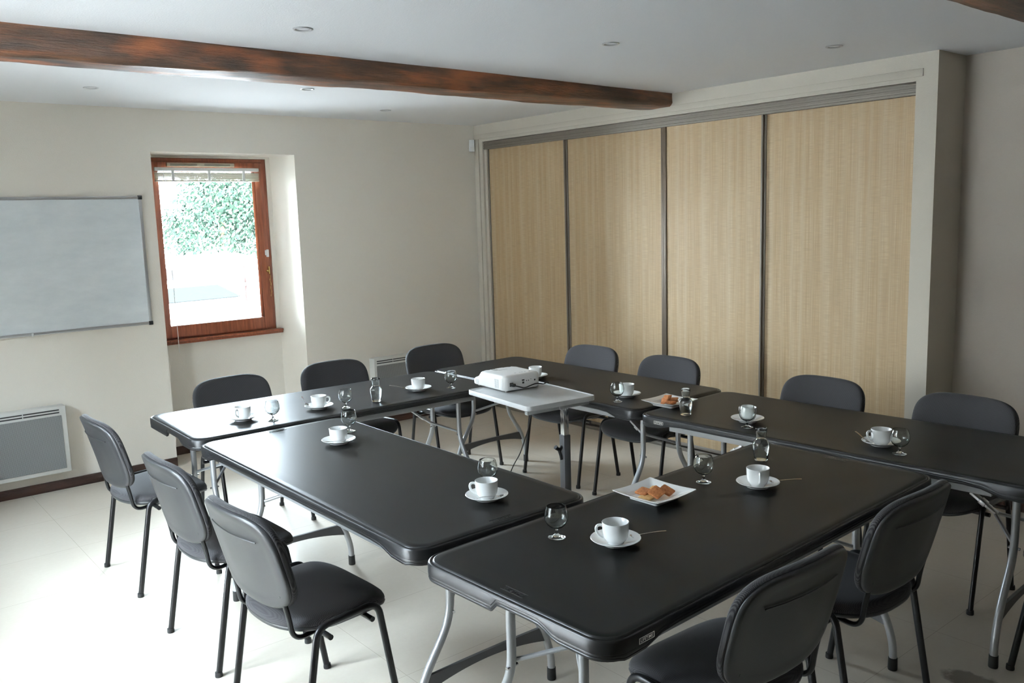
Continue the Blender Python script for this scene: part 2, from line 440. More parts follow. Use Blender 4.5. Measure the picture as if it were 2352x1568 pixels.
MB().box(-.255, .255, .004, .0215, -.014, .014, .003).build('body', M_blind, vent)
b = MB(); [b.box(x, x+.20, .002, .006, z, z+.003) for x in (-.235, .02) for z in (-.006, .003)]; b.build('slot', M_slot, vent)
bl = empty('venetian_blind', (-2.356, .222, 2.150), label='cream venetian blind drawn fully up at the top of the window', cat='blind')
MB().box(-.395, .395, 0, .034, -.005, .020, .002).build('headrail', M_white, bl)
b = MB()
for k in range(9): b.box(-.395, .395, .004, .030, -.022-.0058*k, -.0175-.0058*k, .0015)
b.build('slat', M_blind, bl); bl_s = children(bl)[-1]; bl_s['kind'] = 'stuff'
MB().box(-.395, .395, .002, .032, -.082, -.072, .002).build('bottom_rail', M_blind, bl)
for x in (-.27, .0, .27): MB().box(x-.01, x+.01, -.002, .006, -.083, -.002, .001).build('ladder_tape', M_white, bl)
b = MB(); b.tube([(-.34, -.004, -.005), (-.338, -.008, -.8), (-.336, -.01, -1.35)], .0025, 8); b.build('tilt_wand', M_white, bl)

# ---- glazed patio door in the left wall (outside the picture, lights the room)
pd = empty('door_1', (XL-.12, -3.20, 0)); pd['kind'] = 'structure'
b = MB()
def fb(y0, y1, z0, z1, w, mb):
    mb.box(-.05, .03, y0, y0+w, z0, z1, .004); mb.box(-.05, .03, y1-w, y1, z0, z1, .004)
    mb.box(-.05, .03, y0+w, y1-w, z1-w, z1, .004); mb.box(-.05, .03, y0+w, y1-w, z0, z0+w, .004); return mb
fb(-.7, .7, 0, DZ, .05, MB()).build('door_frame', M_frame, pd)
for s in (-1, 1):
    lf = fb(-.66 if s < 0 else .0, 0 if s < 0 else .66, .05, DZ-.05, .085, MB()).build('leaf', M_frame, pd)
    MB().box(-.012, -.006, (-.58 if s < 0 else .08), (-.08 if s < 0 else .58), .13, DZ-.13).build('pane', M_pane, lf, False)

w2 = empty('window_2', (XL-.12, -1.45, 0)); w2['kind'] = 'structure'
fb(-.45, .45, .9, 2.0, .045, MB()).build('window_frame', M_frame, w2)
for s in (-1, 1):
    lf = fb(-.41 if s < 0 else .0, 0 if s < 0 else .41, .94, 1.96, .06, MB()).build('sash', M_frame, w2)
    MB().box(-.012, -.006, (-.36 if s < 0 else .05), (-.05 if s < 0 else .36), .99, 1.91).build('pane', M_pane, lf, False)

# ---- ceiling beams
def beam(name, x0, x1, nf, ff, zb, lab, seed, endcut=0):
    rnd = random.Random(seed); NS = 110
    fn = [[rnd.uniform(0, 6.28) for _ in range(4)] for _ in range(8)]
    def w(i, x, a): return a*(sin(x*3.1+fn[i][0])*.5+sin(x*7.7+fn[i][1])*.3+sin(x*17+fn[i][2])*.2+sin(x*41+fn[i][3])*.10)
    rs = []
    for k in range(NS+1):
        t = k/NS; x = x0+(x1-x0)*t
        yn, yf, zz = nf(x), ff(x), zb(x)
        c = .018
        pr = [(yn+w(0, x, .006), H+.05), (yn+w(1, x, .008), H-.002), (yn-.008+w(2, x, .008), (H+zz)/2+.02), (yn-.002+w(3, x, .008), zz+c*1.2),
              (yn+.006+w(3, x, .006), zz+c*.5), (yn+c+w(4, x, .006), zz+w(5, x, .006)), (yn*.65+yf*.35, zz-.006+w(6, x, .006)), (yn*.35+yf*.65, zz-.004+w(5, x+2, .006)),
              (yf-c, zz+w(6, x, .006)), (yf-.004+w(7, x, .008), zz+c), (yf+w(7, x, .008), H-.002), (yf, H+.05)]
        rs.append([Vector((x, a, b_)) for a, b_ in pr])
    o = MB().rings(rs).build(name, M_beam, None, True, 50)
    return tag(o, lab, 'beam')
beam('ceiling_beam', XL, -.002, lambda x: -2.29-.075*sin(min(1, max(0, -x/4.4))*pi*.62), lambda x: -1.99-.19*min(1, -x/4.2), lambda x: 2.468-.028*(-x/2.8)*.95,
     'long dark hewn oak beam crossing the ceiling to the cupboard wall', 3)
beam('ceiling_beam', XL, XR-.002, lambda x: -5.20, lambda x: -4.895+.02*sin(x*2), lambda x: 2.43,
     'dark oak beam end visible at the top right corner, nearest the camera', 9)

# ---- recessed downlights
def downlight():
    t = empty('downlight')
    b = MB(); b.lathe([(.030, .0), (.034, -.004), (.040, -.0045), (.0425, -.002), (.0425, 0)], 32); b.build('trim_ring', M_ring, t)
    b = MB(); b.lathe([(.001, .004), (.020, .002), (.031, .0)], 24); b.build('lamp', M_lamp, t); return t
dl = downlight()
DLS = [((-3.073, -2.853), 'recessed downlight nearest the camera, left of the beam middle'), ((-1.681, -3.315), 'recessed downlight in the middle of the ceiling right of the beam end'),
       ((-.615, -3.871), 'recessed downlight nearest the cream pier at the right'), ((-3.401, -.803), 'small recessed downlight beyond the beam above the whiteboard side'),
       ((-2.291, -1.328), 'recessed downlight just under the far edge of the beam'), ((-1.307, -.631), 'smallest recessed downlight close to the far room corner')]
for i, ((x, y), lab) in enumerate(DLS):
    o = dl if i == 0 else copy_tree(dl)
    o.location = (x, y, H-.0005); tag(o, lab, 'ceiling light', 'recessed ceiling downlights')

# ---- motion sensor, whiteboard, radiators
ms = empty('motion_sensor', (-.036, -.012, 2.375), rz=radians(-38), label='small white motion detector in the far corner beside the cupboard', cat='sensor')
MB().box(-.024, .024, -.03, .0, -.052, .052, .006).build('body', M_white, ms)
MB().box(-.015, .015, -.034, -.026, -.040, -.012, .004).build('lens', M_radwhite, ms)
wb = empty('whiteboard', (-3.70, -.001, 1.508), label='white enamel writing board in an aluminium frame on the wall left of the window', cat='whiteboard')
MB().box(-.75, .75, -.014, -.002, -.438, .438).build('writing_surface', M_board, wb, False)
b = MB()
for s in (-1, 1): b.box(s*.752-.010, s*.752+.010, -.022, -.001, -.43, .43, .003); b.box(-.74, .74, -.022, -.001, s*.438-.010, s*.438+.010, .003)
b.build('frame', M_alu, wb)
for s in (-1, 1):
    for q in (-1, 1): MB().box(s*.752-.014, s*.752+.014, -.026, -.001, q*.438-.014, q*.438+.014, .004).build('corner_cap', M_blackcap, wb)
MB().box(.0-.006, .006, -.028, -.02, -.452, -.430, .002).build('clip', M_white, wb)
def radiator(x0, x1, z0, z1, lab):
    t = empty('radiator', ((x0+x1)/2, -.001, (z0+z1)/2), label=lab, cat='radiator', group='electric panel radiators')
    w, h = (x1-x0)/2, (z1-z0)/2
    MB().box(-w, w, -.085, 0, -h, h, .006).build('casing', M_radwhite, t)
    MB().box(-w+.022, w-.030, -.089, -.084, -h+.028, h-.062, .002).build('front_grille', M_radmesh, t, False)
    b = MB(); q = (2*w-.06)/3
    for i in range(3):
        for z in (h-.024, h-.042): b.box(-w+.025+i*q, -w+.025+(i+1)*q-.006, -.0875, -.084, z-.004, z+.004)
    b.build('air_slot', M_slot, t); return t
radiator(-4.28, -3.565, .135, .585, 'white electric panel radiator under the whiteboard')
radiator(-1.20, -.66, .14, .59, 'white electric radiator behind the chair near the far corner')

# ------------------------------------------------------------------ folding tables
def text_mesh(txt, h, width, depth, name, mt, parent, M, bold=0):
    cu = bpy.data.curves.new(name, 'FONT'); cu.body = txt; cu.size = h*1.38; cu.extrude = depth/2; cu.align_x = 'CENTER'; cu.align_y = 'CENTER'; cu.offset = bold
    to = bpy.data.objects.new(name, cu); COL.objects.link(to)
    dg = bpy.context.evaluated_depsgraph_get(); me = bpy.data.meshes.new_from_object(to.evaluated_get(dg))
    bpy.data.objects.remove(to); xs = [v.co.x for v in me.vertices]; w = max(xs)-min(xs); ys = [v.co.y for v in me.vertices]; cy = (max(ys)+min(ys))/2
    for v in me.vertices: v.co.x *= width/w; v.co.y -= cy
    me.transform(M); me.name = name; me.materials.clear(); me.materials.append(mt)
    o = bpy.data.objects.new(name, me); COL.objects.link(o); o.parent = parent; return o
def make_table():
    t = empty('folding_table')
    HX, HY, R = .915, .38, .075
    def ring(inset, z, zf=None):
        pts = rrect(HX-inset, HY-inset, R-inset*.6, 8, 0, 26)
        return [Vector((p.x, p.y, z if zf is None else zf(p))) for p in pts]
    def sm(a, b, x): k = max(0, min(1, (x-a)/(b-a))); return k*k*(3-2*k)
    def zb(p):
        if abs(abs(p.y)-HY) < .03 and abs(p.x) < HX-.05: return .681+.026*(1-sm(.68, .80, abs(p.x)))
        v = p.y*(1 if p.x < 0 else -1)
        return .684+.025*(1-sm(.02, .045, v))*sm(-.21, -.13, v)
    b = MB()
    rs = [ring(.09, .7385), ring(.04, .7395), ring(.0175, .740), ring(.0145, .7385), ring(.0125, .7350), ring(.0085, .7345), ring(.0055, .7365), ring(.0025, .7352), ring(.0, .7310),
          ring(.0, 0, lambda p: max(zb(p)+.018, .702)), ring(.0018, 0, lambda p: max(zb(p)+.0165, .7005)), ring(.0005, 0, lambda p: zb(p)+.013), ring(.0018, 0, lambda p: zb(p)+.008), ring(.0005, 0, lambda p: zb(p)+.006), ring(.002, 0, zb), ring(.008, 0, lambda p: zb(p)), ring(.012, 0, lambda p: zb(p)+.003),
          ring(.014, .712), ring(.06, .712)]
    b.rings(rs); b.build('tabletop', M_top, t, True, 35)
    for s in (-1, 1):
        MB().box(-.735, .735, s*.338-.010, s*.338+.010, .672, .7118, .003).build('side_rail', M_silver, t)
    for s in (-1, 1):
        U = s*.757
        for q in (-1, 1):
            P = fillet([(U, q*.147, .711), (U, q*.147, .40), (U, q*.268, .215), (U, q*.305, .10), (U, q*.305, .004)], .075, 6)
            lg = MB().tube(P, .0143, 14).build('leg', M_silver, t)
            MB().lathe([(.001, .0), (.0165, .0), (.0175, .004), (.0165, .048), (.001, .049)], 16, (U, q*.305, 0)).build('foot_cap', M_rubber, lg)
            b = MB(); b.tube([(U-s*.021, q*.147, .425), (U+s*.021, q*.147, .425)], .0055, 10); b.build('rivet', M_chrome, lg)
        b = MB(); top = []
        nk = 16
        for yy in (-.007, .007):
            pass
        rs = []
        for k in range(nk+1):
            a = -1+2*k/nk; v = a*.268; zt = .225+.004*(1-a*a); zbm = .168+.034*(1-a*a)
            rs.append([Vector((U-.006, v, zt)), Vector((U+.006, v, zt)), Vector((U+.006, v, zbm)), Vector((U-.006, v, zbm))])
        MB().rings(rs).build('crosspiece', M_panelgrey, t)
        ax = U-s*.125
        b = MB()
        for q in (-1, 1): b.tube([(ax, 0, .50), (U-s*.012, q*.140, .445)], .0075, 8)
        b.build('stay', M_silver, t)
        b = MB(); A = Vector((ax+s*.01, 0, .496)); B = Vector((U-s*.40, 0, .693))
        d = (B-A).normalized()
        b.tube([A+d*.09, B], .010, 8, r2=.5); b.build('brace', M_silver, t)
        Mx = Matrix.Translation(A+d*.06) @ d.to_track_quat('X', 'Z').to_matrix().to_4x4()
        b = MB(); b.box(-.062, .062, -.016, .016, -.006, .006, .002, Mx); b.box(-.01, .018, -.02, .02, -.009, .009, .002, Mx); b.build('lock_bracket', M_alu, t)
        MB().tube([(U, -.328, .700), (U, .328, .700)], .0095, 10).build('hinge_bar', M_silver, t)
        # embossed name near the middle of each end, and the frame lines around it
        Me = Matrix.Translation((s*.868, .0, .7392)) @ Matrix.Rotation(-s*pi/2, 4, 'Z') @ Matrix.Rotation(pi, 4, 'Z')
        text_mesh('LIFETIME', .0100, .074, .0016, 'embossed_name', M_emboss, t, Me)
        b = MB(); [b.box(-.045, .045, y-.0012, y+.0012, -.0008, .0012) for y in (-.0105, .0105)]; b.build('name_border', M_emboss, t, M=Me)
    # printed badge on the side near one end
    for s in (1, -1):
        Mb = Matrix.Rotation(0 if s > 0 else pi, 4, 'Z') @ Matrix.Translation((-.775, -.3804, .713)) @ Matrix.Rotation(pi/2, 4, 'X')
        b = MB(); w, h_ = .029, .0078
        for x0, x1, y0, y1 in ((-w, w, h_-.0016, h_), (-w, w, -h_, -h_+.0016), (-w, -w+.0022, -h_, h_), (w-.0022, w, -h_, h_)): b.box(x0, x1, y0, y1, -.0004, .0006)
        bb = b.build('badge', M_chrome, t, False, M=Mb)
        text_mesh('LIFETIME', .0085, .046, .0008, 'badge_name', M_chrome, bb, Mb, .0002)
    return t
tab0 = make_table()
TABLES = [(-2.576, -1.96707, -.02164, 'black folding table along the window wall, left corner glaring white, holding three cups'),
          (-3.12359, -3.29202, 1.57407, 'black folding table at the left of the ring with three chairs along its outer side'),
          (-2.59001, -4.59652, .03631, 'black folding table nearest the camera, carrying the square biscuit plate'),
          (-1.266, -2.50080, 1.57621, 'black folding table behind the projector, along the sliding doors'),
          (-1.25796, -4.35067, 1.60869+pi-pi, 'black folding table at the right edge of the picture')]
for i, (x, y, a, lab) in enumerate(TABLES):
    o = tab0 if i == 0 else copy_tree(tab0)
    o.location = (x, y, 0); o.rotation_euler = (0, 0, a); tag(o, lab, 'table', 'black folding tables set in a ring')

# ------------------------------------------------------------------ visitor chairs
def selip(a, hx, hy, n1, n2=None):
    c, s = cos(a), sin(a); n = n1 if s >= 0 else (n2 or n1)
    return (hx*math.copysign(abs(c)**(2/n), c), hy*math.copysign(abs(s)**(2/n), s))
def make_chair():
    t = empty('visitor_chair')
    NA = 72
    # --- backrest surface: (lateral a, height b from centre) -> local xyz
    zc, hh, hw = .675, .176, .243
    tilt = .251
    def bpos(a, bb, n):     # n = offset toward the sitter
        z = zc+bb*cos(tilt)+n*sin(tilt); y = -.238-bb*sin(tilt)+n*cos(tilt)+.66*a*a
        return Vector((a, y, z))
    def bring(sc, n, g=0):
        out = []
        for k in range(NA):
            x, y = selip(2*pi*k/NA, hw+g, hh+g, 3.9, 3.7)
            out.append(bpos(x*sc, y*sc, n))
        return out
    pr = [(.12, .030), (.35, .030), (.6, .029), (.78, .0285), (.88, .027), (.94, .0235), (.975, .019), (.992, .013), (1.0, .006), (1.0, .000), (.992, -.004), (.9, -.004)]
    MB().rings([bring(s, n) for s, n in pr]).build('backrest_cushion', M_fabric, t, True, 60)
    pr = [(.95, -.003), (.972, -.002), (.982, -.004), (.984, -.008), (.978, -.012), (.965, -.0155), (.93, -.0165), (.88, -.0165), (.80, -.0135), (.72, -.0115), (.5, -.011), (.25, -.011)]
    sh = MB().rings([bring(s, n) for s, n in pr]).build('backrest_shell', M_shell, t, True, 60)
    b = MB(); b.tube([bpos(-.16+.32*k/12, .085, -.0135-.002) for k in range(13)], .0022, 6); b.build('moulded_ridge', M_shell, sh)
    # --- seat
    def seatz(x, y):
        z = .470+.10*x*x*(1 if abs(x) < .3 else 1)
        if y > .10: z -= 2.2*(y-.10)**2
        else: z += .0
        z += .010*max(0, (y+.05))/.2 - .006
        z += .14*max(0, -y-.10)**1.4
        return z
    def sring(sc, dz, g=0):
        out = []
        for k in range(NA):
            x, y = selip(2*pi*k/NA, .236+g, .207+g, 3.4, 2.6)
            x *= 1+.04*(y/.207); x *= sc; y = y*sc+.012
            out.append(Vector((x, y, seatz(x, y)+dz)))
        return out
    pr = [(.1, 0.006), (.3, .006), (.5, .005), (.7, .003), (.84, .001), (.92, -.003), (.97, -.009), (.992, -.017), (1.0, -.024), (.995, -.030), (.9, -.032)]
    MB().rings([sring(s, dz) for s, dz in pr]).build('seat_cushion', M_fabric, t, True, 60)
    pr = [(.97, -.030), (.998, -.031), (1.004, -.035), (.99, -.044), (.93, -.050), (.7, -.052), (.3, -.052)]
    MB().rings([sring(s, dz) for s, dz in pr]).build('seat_shell', M_shell, t, True, 60)
    # --- steel frame
    for s in (-1, 1):
        X = s*.2515
        front = fillet([(s*.255, .1925, .003), (X, .118, .462), (X, .02, .458)], .045, 7)
        rear = fillet([(s*.255, -.1925, .003), (X, -.112, .452), (X, .02, .458)], .045, 7)
        for P in (front, rear):
            lg = MB().tube(P, .0125, 12, r2=.82).build('leg', M_tubeblack, t)
            p0 = P[0]; MB().lathe([(.001, -.003), (.0145, -.003), (.0150, .002), (.0140, .016), (.001, .017)], 14, p0).build('foot_cap', M_rubber, lg)
    for y in (.085, -.075):
        b = MB(); b.tube([(-.268, y, .418 if y > 0 else .412), (.268, y, .418 if y > 0 else .412)], .0095, 10); b.build('crossbar', M_tubeblack, t)
    for s in (-1, 1):
        P = fillet([(s*.175, -.03, .412), (s*.186, -.165, .402), (s*.186, -.178, .50), (s*.186, -.196, .57)], .07, 8)
        MB().tube(P, .0105, 10, r2=.8).build('back_support', M_tubeblack, t)
    return t
ch0 = make_chair()
hp = pi/2
CH = [(-3.572, -1.915, -hp+.03, 'left side of the ring, farthest of three, nearest the whiteboard wall radiator', 'charcoal chair by the left table, farthest of its three, in front of the whiteboard-side radiator'),
      (-3.572, -2.895, -hp+.03, '', 'charcoal chair by the left table, middle one of its three, seen from behind'),
      (-3.590, -3.650, -hp+.05, '', 'charcoal chair by the left table, closest of its three to the camera'),
      (-2.92, -1.605, pi+.06, '', 'charcoal chair below the window, its back rising behind the glaring corner of the table'),
      (-2.235, -1.575, pi+.02, '', 'charcoal chair standing before the right edge of the window recess'),
      (-1.405, -1.500, pi, '', 'charcoal chair in front of the radiator near the far corner'),
      (-.955, -2.20, hp+.03, '', 'charcoal chair facing the room right behind the projector tray, before the second straw door'),
      (-.965, -2.88, hp, '', 'charcoal chair standing before the dark double stile of the sliding doors'),
      (-.965, -3.92, hp-.02, '', 'charcoal chair in front of the widest straw door, alone between two gaps'),
      (-.95, -4.632, hp-.05, '', 'charcoal chair in front of the plain cream pier at the right'),
      (-2.92, -4.91, -.03, '', 'charcoal chair in the foreground with ribbed fabric edge, at the bottom of the picture'),
      (-2.17, -4.86, 0.0, '', 'charcoal chair seen from behind under the right end of the near table'),
      (-1.25, -5.36, 0.0, '', 'charcoal chair cut off by the right picture edge, only seat front and a leg showing')]
for i, (x, y, a, _, lab) in enumerate(CH):
    o = ch0 if i == 0 else copy_tree(ch0)
    o.location = (x, y, 0); o.rotation_euler = (0, 0, a); tag(o, lab, 'chair', 'charcoal visitor chairs around the tables')

# ------------------------------------------------------------------ crockery
TZ = .7402
def make_saucer():
    p = [(.001, .0022), (.020, .0022), (.0265, .0030), (.034, .0048), (.055, .0125), (.070, .0185), (.0765, .0205), (.0775, .0196), (.0760, .0178), (.060, .0105), (.044, .0040), (.042, .0), (.037, .0), (.036, .0012), (.001, .0008)]
    return MB().lathe(p, 56).build('saucer', M_porcelain, None, True, 50)
def make_cup():
    t = empty('coffee_cup')
    p = [(.001, .0040), (.018, .0045), (.029, .010), (.036, .022), (.0385, .040), (.0392, .066), (.0402, .0668), (.0415, .0662), (.0416, .0640), (.0405, .040), (.0375, .020), (.0315, .009), (.0255, .0035), (.0250, .0), (.0225, .0), (.0220, .0012), (.001, .0015)]
    MB().lathe(p, 56).build('bowl', M_porcelain, t, True, 50)
    P = smooth_path([(.0385, 0, .055), (.047, 0, .059), (.058, 0, .056), (.0605, 0, .044), (.055, 0, .030), (.044, 0, .022), (.0365, 0, .020)], 2)
    MB().tube(P, .0037, 12, r2=1.25).build('handle', M_porcelain, t); return t
def make_glass():
    t = empty('wine_glass')
    p = [(.001, .0018), (.010, .0045), (.022, .0018), (.0275, .0008), (.0278, .0), (.001, .0)]
    p = [(.0005, .0002), (.0270, .0002), (.0276, .0010), (.024, .0022), (.013, .0060), (.006, .0115), (.0042, .018), (.0040, .024), (.0055, .0275), (.0095, .0305), (.020, .0350), (.030, .0440), (.0360, .0560), (.0376, .0670), (.0364, .0800), (.0335, .0920), (.0305, .1015), (.0301, .1022), (.0292, .1016), (.0323, .0918), (.0351, .0798), (.0362, .0670), (.0346, .0565), (.0288, .0452), (.019, .0368), (.0090, .0330), (.0005, .0318)]
    MB().lathe(p, 48).build('body', M_glass, t, True, 60); return t
def make_carafe():
    t = empty('water_carafe')
    o_ = [(.0005, .0), (.0250, .0), (.0262, .0015), (.0275, .012), (.0310, .036), (.0338, .058), (.0340, .066), (.0315, .074), (.0240, .082), (.0200, .088), (.0190, .094), (.0195, .104), (.0215, .118), (.0240, .131)]
    i_ = [(.0232, .1318), (.0224, .130), (.0201, .118), (.0181, .104), (.0176, .094), (.0185, .0885), (.0225, .0835), (.0298, .0755), (.0323, .0665), (.0322, .0585), (.0294, .036), (.0260, .012), (.0240, .0070), (.0005, .0062)]
    MB().lathe(o_+i_, 48).build('body', M_glass, t, True, 60)
    w = [(.0005, .0064), (.0238, .0072), (.0258, .012), (.0292, .036), (.0320, .0585), (.0321, .0664), (.0296, .0753), (.0223, .0833), (.0184, .0883), (.0180, .0888), (.0005, .0886)]
    MB().lathe(w, 48).build('water', M_water, t, True, 60); return t
def make_spoon():
    n = 30; rs = []
    L = .114
    for k in range(n+1):
        s = k/n; x = s*L
        if s < .28: q = s/.28; w = .0118*sqrt(max(0, 1-(2*q-1)**2))*(1-.1*q)+.0006; z = .0042-.0050*sin(pi*min(1, q))*.9; dip = .0032*sin(pi*q)
        else: q = (s-.28)/.72; w = .0021+.0022*q**2; z = .0042+.006*sin(pi*q*.55); dip = 0
        if k == 0: w = .0012
        if k == n: w = .002
        rs.append([Vector((x, -w, z+.0006)), Vector((x, -w*.5, z-dip*.8+.0006)), Vector((x, 0, z-dip+.0006)), Vector((x, w*.5, z-dip*.8+.0006)), Vector((x, w, z+.0006)),
                   Vector((x, w, z-.0006)), Vector((x, w*.5, z-dip*.8-.0006)), Vector((x, 0, z-dip-.0006)), Vector((x, -w*.5, z-dip*.8-.0006)), Vector((x, -w, z-.0006))])
    return MB().rings(rs).build('teaspoon', M_steel, None, True, 60)
sc0, cup0, gl0, kf0, sp0 = make_saucer(), make_cup(), make_glass(), make_carafe(), make_spoon()
# image-left direction in plan and camera direction in plan (used only to say where handles point)
LEFT = math.atan2(.639, -.769); FRONT = math.atan2(-.764, -.629); RIGHT = LEFT+pi; BACK = FRONT+pi
CUPS = [((-3.150, -2.071), FRONT-.35, 'on the glaring white corner of the window-side table'),
        ((-2.742, -2.119), RIGHT+.1, 'in the middle of the window-side table, handle to the right'),
        ((-2.092, -2.111), BACK+.2, 'right of the carafe on the window-side table'),
        ((-1.373, -2.340), BACK, 'half hidden behind the projector'),
        ((-1.404, -3.138), BACK+.3, 'behind a glass, left of the far biscuit plate'),
        ((-1.439, -3.947), BACK-.2, 'directly behind a glass on the right-hand table'),
        ((-1.410, -4.591), LEFT, 'at the far right, handle to the left'),
        ((-3.026, -2.862), BACK, 'on the far half of the left table'),
        ((-3.031, -3.965), LEFT+.05, 'on the near half of the left table, glass behind it'),
        ((-2.237, -4.554), FRONT-.15, 'in front of the nearest carafe, handle toward the camera'),
        ((-3.010, -4.578), LEFT+.05, 'nearest the camera beside a stemmed glass')]
for i, ((x, y), a, w) in enumerate(CUPS):
    s = sc0 if i == 0 else sc0.copy()
    if i: COL.objects.link(s)
    s.location = (x, y, TZ); tag(s, 'white saucer '+w.replace('handle to the right', 'spoon at its left').replace('handle to the left', 'spoon bowl at its left').replace('handle toward the camera', 'spoon tip to the right'), 'saucer', 'white saucers')
    c = cup0 if i == 0 else copy_tree(cup0)
    c.location = (x, y, TZ+.0032); c.rotation_euler = (0, 0, a); tag(c, 'white coffee cup '+w, 'cup', 'white coffee cups')
GLS = [((-3.045, -2.200), 'beside the cup on the glaring white table corner'), ((-2.637, -2.225), 'between cup and carafe on the window-side table'),
       ((-1.923, -2.205), 'left of the projector tray'), ((-1.534, -3.189), 'in front of the cup left of the far biscuit plate'),
       ((-1.536, -4.013), 'standing before a cup on the right-hand table'), ((-1.488, -4.709), 'at the far right beside a cup'),
       ((-2.881, -2.701), 'behind the farther cup of the left table'), ((-2.935, -3.850), 'behind the nearer cup of the left table, foot hidden'),
       ((-3.105, -4.415), 'nearest the camera, left of the closest cup'), ((-2.337, -4.387), 'right of the near biscuit plate')]
for i, ((x, y), w) in enumerate(GLS):
    o = gl0 if i == 0 else copy_tree(gl0)
    o.location = (x, y, TZ); tag(o, 'short stemmed balloon glass '+w, 'glass', 'empty balloon glasses')
for i, ((x, y), w) in enumerate([((-2.428, -2.195), 'small glass carafe of water on the window-side table, lit from behind'), ((-1.528, -3.647), 'small glass carafe of water next to the far biscuit plate'),
                                 ((-1.944, -4.367), 'small glass carafe of water behind the cup on the near table')]):
    o = kf0 if i == 0 else copy_tree(kf0)
    o.location = (x, y, TZ); tag(o, w, 'carafe', 'water carafes')
# spoons: saucer index, start offset (polar), direction, lift angle
SP = [(0, (.050, FRONT+.9), RIGHT+.55, 2, 'teaspoon on the saucer at the glaring table corner'),
      (1, (.058, LEFT+.15), BACK+.55, 14, 'teaspoon with upright bowl at the left of the middle window-side saucer'),
      (2, (.030, LEFT+.75), LEFT-.12, 5, 'teaspoon sticking out left of the saucer beside the carafe'),
      (6, (.062, LEFT+.25), BACK+.1, 6, 'teaspoon on the saucer at the far right'),
      (7, (.060, RIGHT-.55), FRONT-.98, 3, 'teaspoon lying across the saucer on the far half of the left table'),
      (8, (.062, RIGHT-.25), FRONT-.98, 3, 'teaspoon lying across the saucer on the near half of the left table'),
      (9, (.022, BACK+.0), RIGHT-.28, 3, 'teaspoon sticking out right of the saucer before the nearest carafe'),
      (10, (.024, BACK+.0), RIGHT-.03, 3, 'teaspoon sticking out right of the saucer nearest the camera')]
for i, (ci, (rad, an), di, lift, lab) in enumerate(SP):
    o = sp0 if i == 0 else sp0.copy()
    if i: COL.objects.link(o)
    cx, cy = CUPS[ci][0]
    x, y = cx+rad*cos(an), cy+rad*sin(an)
    if ci in (9, 10, 2): x, y = cx+.046*cos(di)+.022*cos(an), cy+.046*sin(di)+.022*sin(an)
    o.location = (x, y, TZ+(.0145 if ci not in (9, 10, 2) else .0125)); o.rotation_euler = (0, -radians(lift), di)
    tag(o, lab, 'spoon', 'steel teaspoons on the saucers')

# ---- square plates with biscuits
def make_plate():
    def rg(h, r, z, curve=0):
        pts = rrect(h, h, r, 5, z, 10); out = []
        for p in pts:
            k = max(abs(p.x), abs(p.y)); m_ = min(abs(p.x), abs(p.y))/k
            out.append(Vector((p.x, p.y, z+curve*m_**2)))
        return out
    rs = [rg(.02, .004, .0072), rg(.056, .012, .0072), rg(.062, .014, .0085), rg(.070, .012, .0165), rg(.074, .012, .0185, .001), rg(.100, .006, .0260, .004), rg(.1045, .005, .0265, .005), rg(.1055, .005, .0252, .005),
          rg(.102, .006, .0225, .004), rg(.078, .012, .0150), rg(.066, .014, .006), rg(.064, .013, 0), rg(.060, .012, 0), rg(.058, .012, .002), rg(.02, .004, .002)]
    return MB().rings(rs).build('square_plate', M_porcelain, None, True, 50)
pl0 = make_plate(); pl0.location = (-2.604, -4.379, TZ); pl0.rotation_euler = (0, 0, .03)
tag(pl0, 'white square plate with biscuits on the near table', 'plate', 'square biscuit plates')
pl1 = pl0.copy(); COL.objects.link(pl1); pl1.location = (-1.413, -3.446, TZ); pl1.rotation_euler = (0, 0, .02)
tag(pl1, 'white square plate with biscuits bridging two tables by the carafe', 'plate', 'square biscuit plates')
def make_cookie():
    rs = []
    for k, (g_, z) in enumerate(((.6, .0072), (.95, .0070), (1.0, .0058), (1.0, .0018), (.96, 0), (.5, 0))):
        out = []
        for p in rrect(.0235, .0235, .005, 4, z, 7):
            a = math.atan2(p.y, p.x); w = 1+.015*sin(a*22)
            out.append(Vector((p.x*g_*w, p.y*g_*w, z)))
        rs.append(out)
    return MB().rings(rs).build('biscuit', M_cook1, None, True, 50)
ck = make_cookie(); ck_pale = None
PZ = TZ+.0075
def cookie(i, plate, dx, dy, dz, rot, lab, pale=False, s=1.0):
    global ck_pale
    if i == 0: o = ck
    elif pale:
        o = ck.copy(); o.data = ck.data.copy() if ck_pale is None else ck_pale; ck_pale = o.data
        ck_pale.materials.clear(); ck_pale.materials.append(M_cook2); COL.objects.link(o)
    else: o = ck.copy(); COL.objects.link(o)
    px, py = plate.location.x, plate.location.y
    o.location = (px+dx, py+dy, PZ+dz); tl, ln, spn = rot     # tilt toward the near side, lean to the right, spin in the plate
    o.rotation_euler = (Matrix.Rotation(tl, 3, (.769, -.639, 0)) @ Matrix.Rotation(ln, 3, (.629, .764, 0)) @ Matrix.Rotation(spn, 3, 'Z')).to_euler(); o.scale = (s, s, s); tag(o, lab, 'biscuit', 'square butter biscuits')
R_ = Vector((.769, -.639)); B_ = Vector((.629, .764))
def off(r, b_): v = R_*r+B_*b_; return v.x, v.y
cookie(0, pl0, *off(-.036, .006), .013, (.16, -.10, .10), 'square biscuit at the left of the near plate, leaning on a pale one')
cookie(1, pl0, *off(.004, -.027), .020, (.50, -.04, .05), 'toasted biscuit in front, largest on the near plate')
cookie(2, pl0, *off(.043, -.004), .018, (.34, .26, .22), 'dark toasted biscuit at the right of the near plate')
cookie(3, pl0, *off(.010, .026), .009, (.18, .10, .3), 'pale biscuit at the back of the near plate', True)
